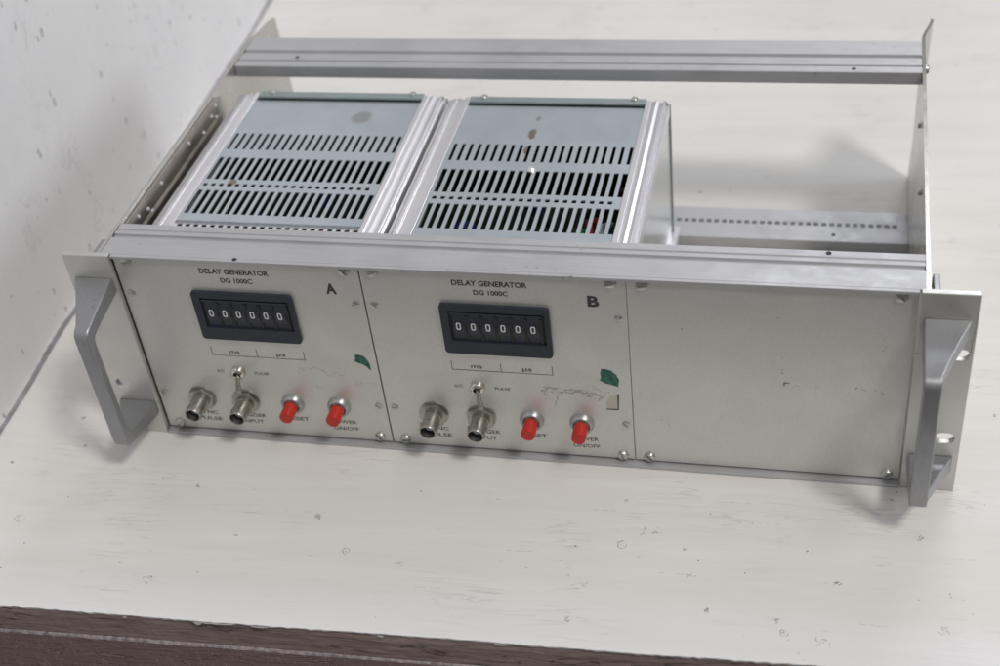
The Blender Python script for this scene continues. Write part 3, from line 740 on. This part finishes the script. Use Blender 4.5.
    # the loose wiring and the mains block by the right side
    wires = (('red_part', 104, 60), ('green_part', 107, 64), ('grey_part', 113, 58), ('grey_part', 118, 70), ('red_part', 111, 74), ('blue_part', 122, 60)) if kind == 'B' else \
            (('red_part', 100, 60), ('blue_part', 106, 62), ('red_part', 112, 64), ('grey_part', 118, 58))
    for mname, x, y in wires:
        MB().tube([(x, y-16, 98), (x+2, y-6, 107), (x-1, y+6, 110), (x+3, y+18, 103), (x, y+28, 92)], 2.0, 8).build('wire', M[mname], pc, smooth=True)
    if kind == 'B':
        MB().box(108, 124, 50, 76, 70, 92).build('connector_block', M['grey_part'], pc, bevel=0.8)
        MB().lathe([(2.6, 0), (2.8, 1.0), (1.4, 2.4)], (xs0+pitch*10.2, 116, zt), 'z', 12).build('cover_clip', M['bright'], co, smooth=True)
    MB().lathe([(6.5, 0), (6.5, 26), (5.8, 27)], (42 if kind == 'A' else 30, 104, 60), 'z', 18).build('component', M['blue_part'], pc, smooth=True)
    return t
module(27.94, 4.0, 'A', 'left module of the rack, marked A, with a thin curved scrap of green sticker', M['coverA'], 'A')
module(170.18, 0.0, 'B', 'middle module of the rack, marked B, with a torn green sticker above a paper scrap', M['coverB'], 'B')

# ------------------------------------------------------------------ camera
R = ((0.9734445373101576, 0.20495495297983818, -0.1019764680210371),
     (0.05294862806658228, -0.6349617793045557, -0.77072691766167),
     (-0.22271545875147508, 0.7448603936788587, -0.628952159040491))
C = Vector((0.40557141260802, -0.539644215711002, 0.5488338609847473))
cam = bpy.data.cameras.new('camera'); co = bpy.data.objects.new('camera', cam); COL.objects.link(co)
right, down, fwd = Vector(R[0]), Vector(R[1]), Vector(R[2])
mw = Matrix((( right[0], -down[0], -fwd[0], C[0]), (right[1], -down[1], -fwd[1], C[1]), (right[2], -down[2], -fwd[2], C[2]), (0, 0, 0, 1)))
co.matrix_world = mw
cam.sensor_width = 36; cam.lens = 36*1.3691813724269846
cam.clip_start = 0.01; cam.clip_end = 50
cam.dof.use_dof = True; cam.dof.aperture_fstop = 6.8
cam.dof.focus_distance = (Vector((0.30, 0.0, 0.06))-C).dot(fwd)
sc.camera = co

# ------------------------------------------------------------------ light
w = bpy.data.worlds.new('World'); sc.world = w; w.use_nodes = True
nt = w.node_tree; bg = nt.nodes['Background']; bg.inputs['Strength'].default_value = 0.42
tc = N(nt, 'ShaderNodeTexCoord'); sp = N(nt, 'ShaderNodeSeparateXYZ'); nt.links.new(tc.outputs['Generated'], sp.inputs[0])
nt.links.new(ramp(nt, math_(nt, 'ADD', math_(nt, 'MULTIPLY', sp.outputs[2], 0.5), 0.5),
                  [(0.0, (0.20, 0.18, 0.17)), (0.44, (0.25, 0.235, 0.225)), (0.54, (0.62, 0.62, 0.62)), (1.0, (0.98, 0.97, 0.98))]), bg.inputs['Color'])
def area(name, loc, target, sx, sy, power, col):
    l = bpy.data.lights.new(name, 'AREA'); l.shape = 'RECTANGLE'; l.size = sx; l.size_y = sy; l.energy = power; l.color = col
    o = bpy.data.objects.new(name, l); COL.objects.link(o); o.location = loc
    o.rotation_euler = (Vector(target)-Vector(loc)).to_track_quat('-Z', 'Y').to_euler()
    return o
area('ceiling_lamp', (1.62, -0.95, 2.6), (0.24, 0.1, 0), 0.50, 0.42, 37, (1.0, 0.96, 0.905))
area('far_ceiling_lamp', (0.9, 2.6, 2.6), (0.24, 0.1, 0), 1.2, 0.5, 24, (0.93, 0.95, 1.0))
area('window', (3.0, 0.6, 1.3), (0.2, 0.1, 0.05), 1.2, 1.0, 22, (0.90, 0.94, 1.0))

# ------------------------------------------------------------------ render
sc.render.engine = 'CYCLES'
sc.view_settings.view_transform = 'Standard'; sc.view_settings.look = 'None'
sc.view_settings.exposure = 0.0; sc.view_settings.gamma = 1.0
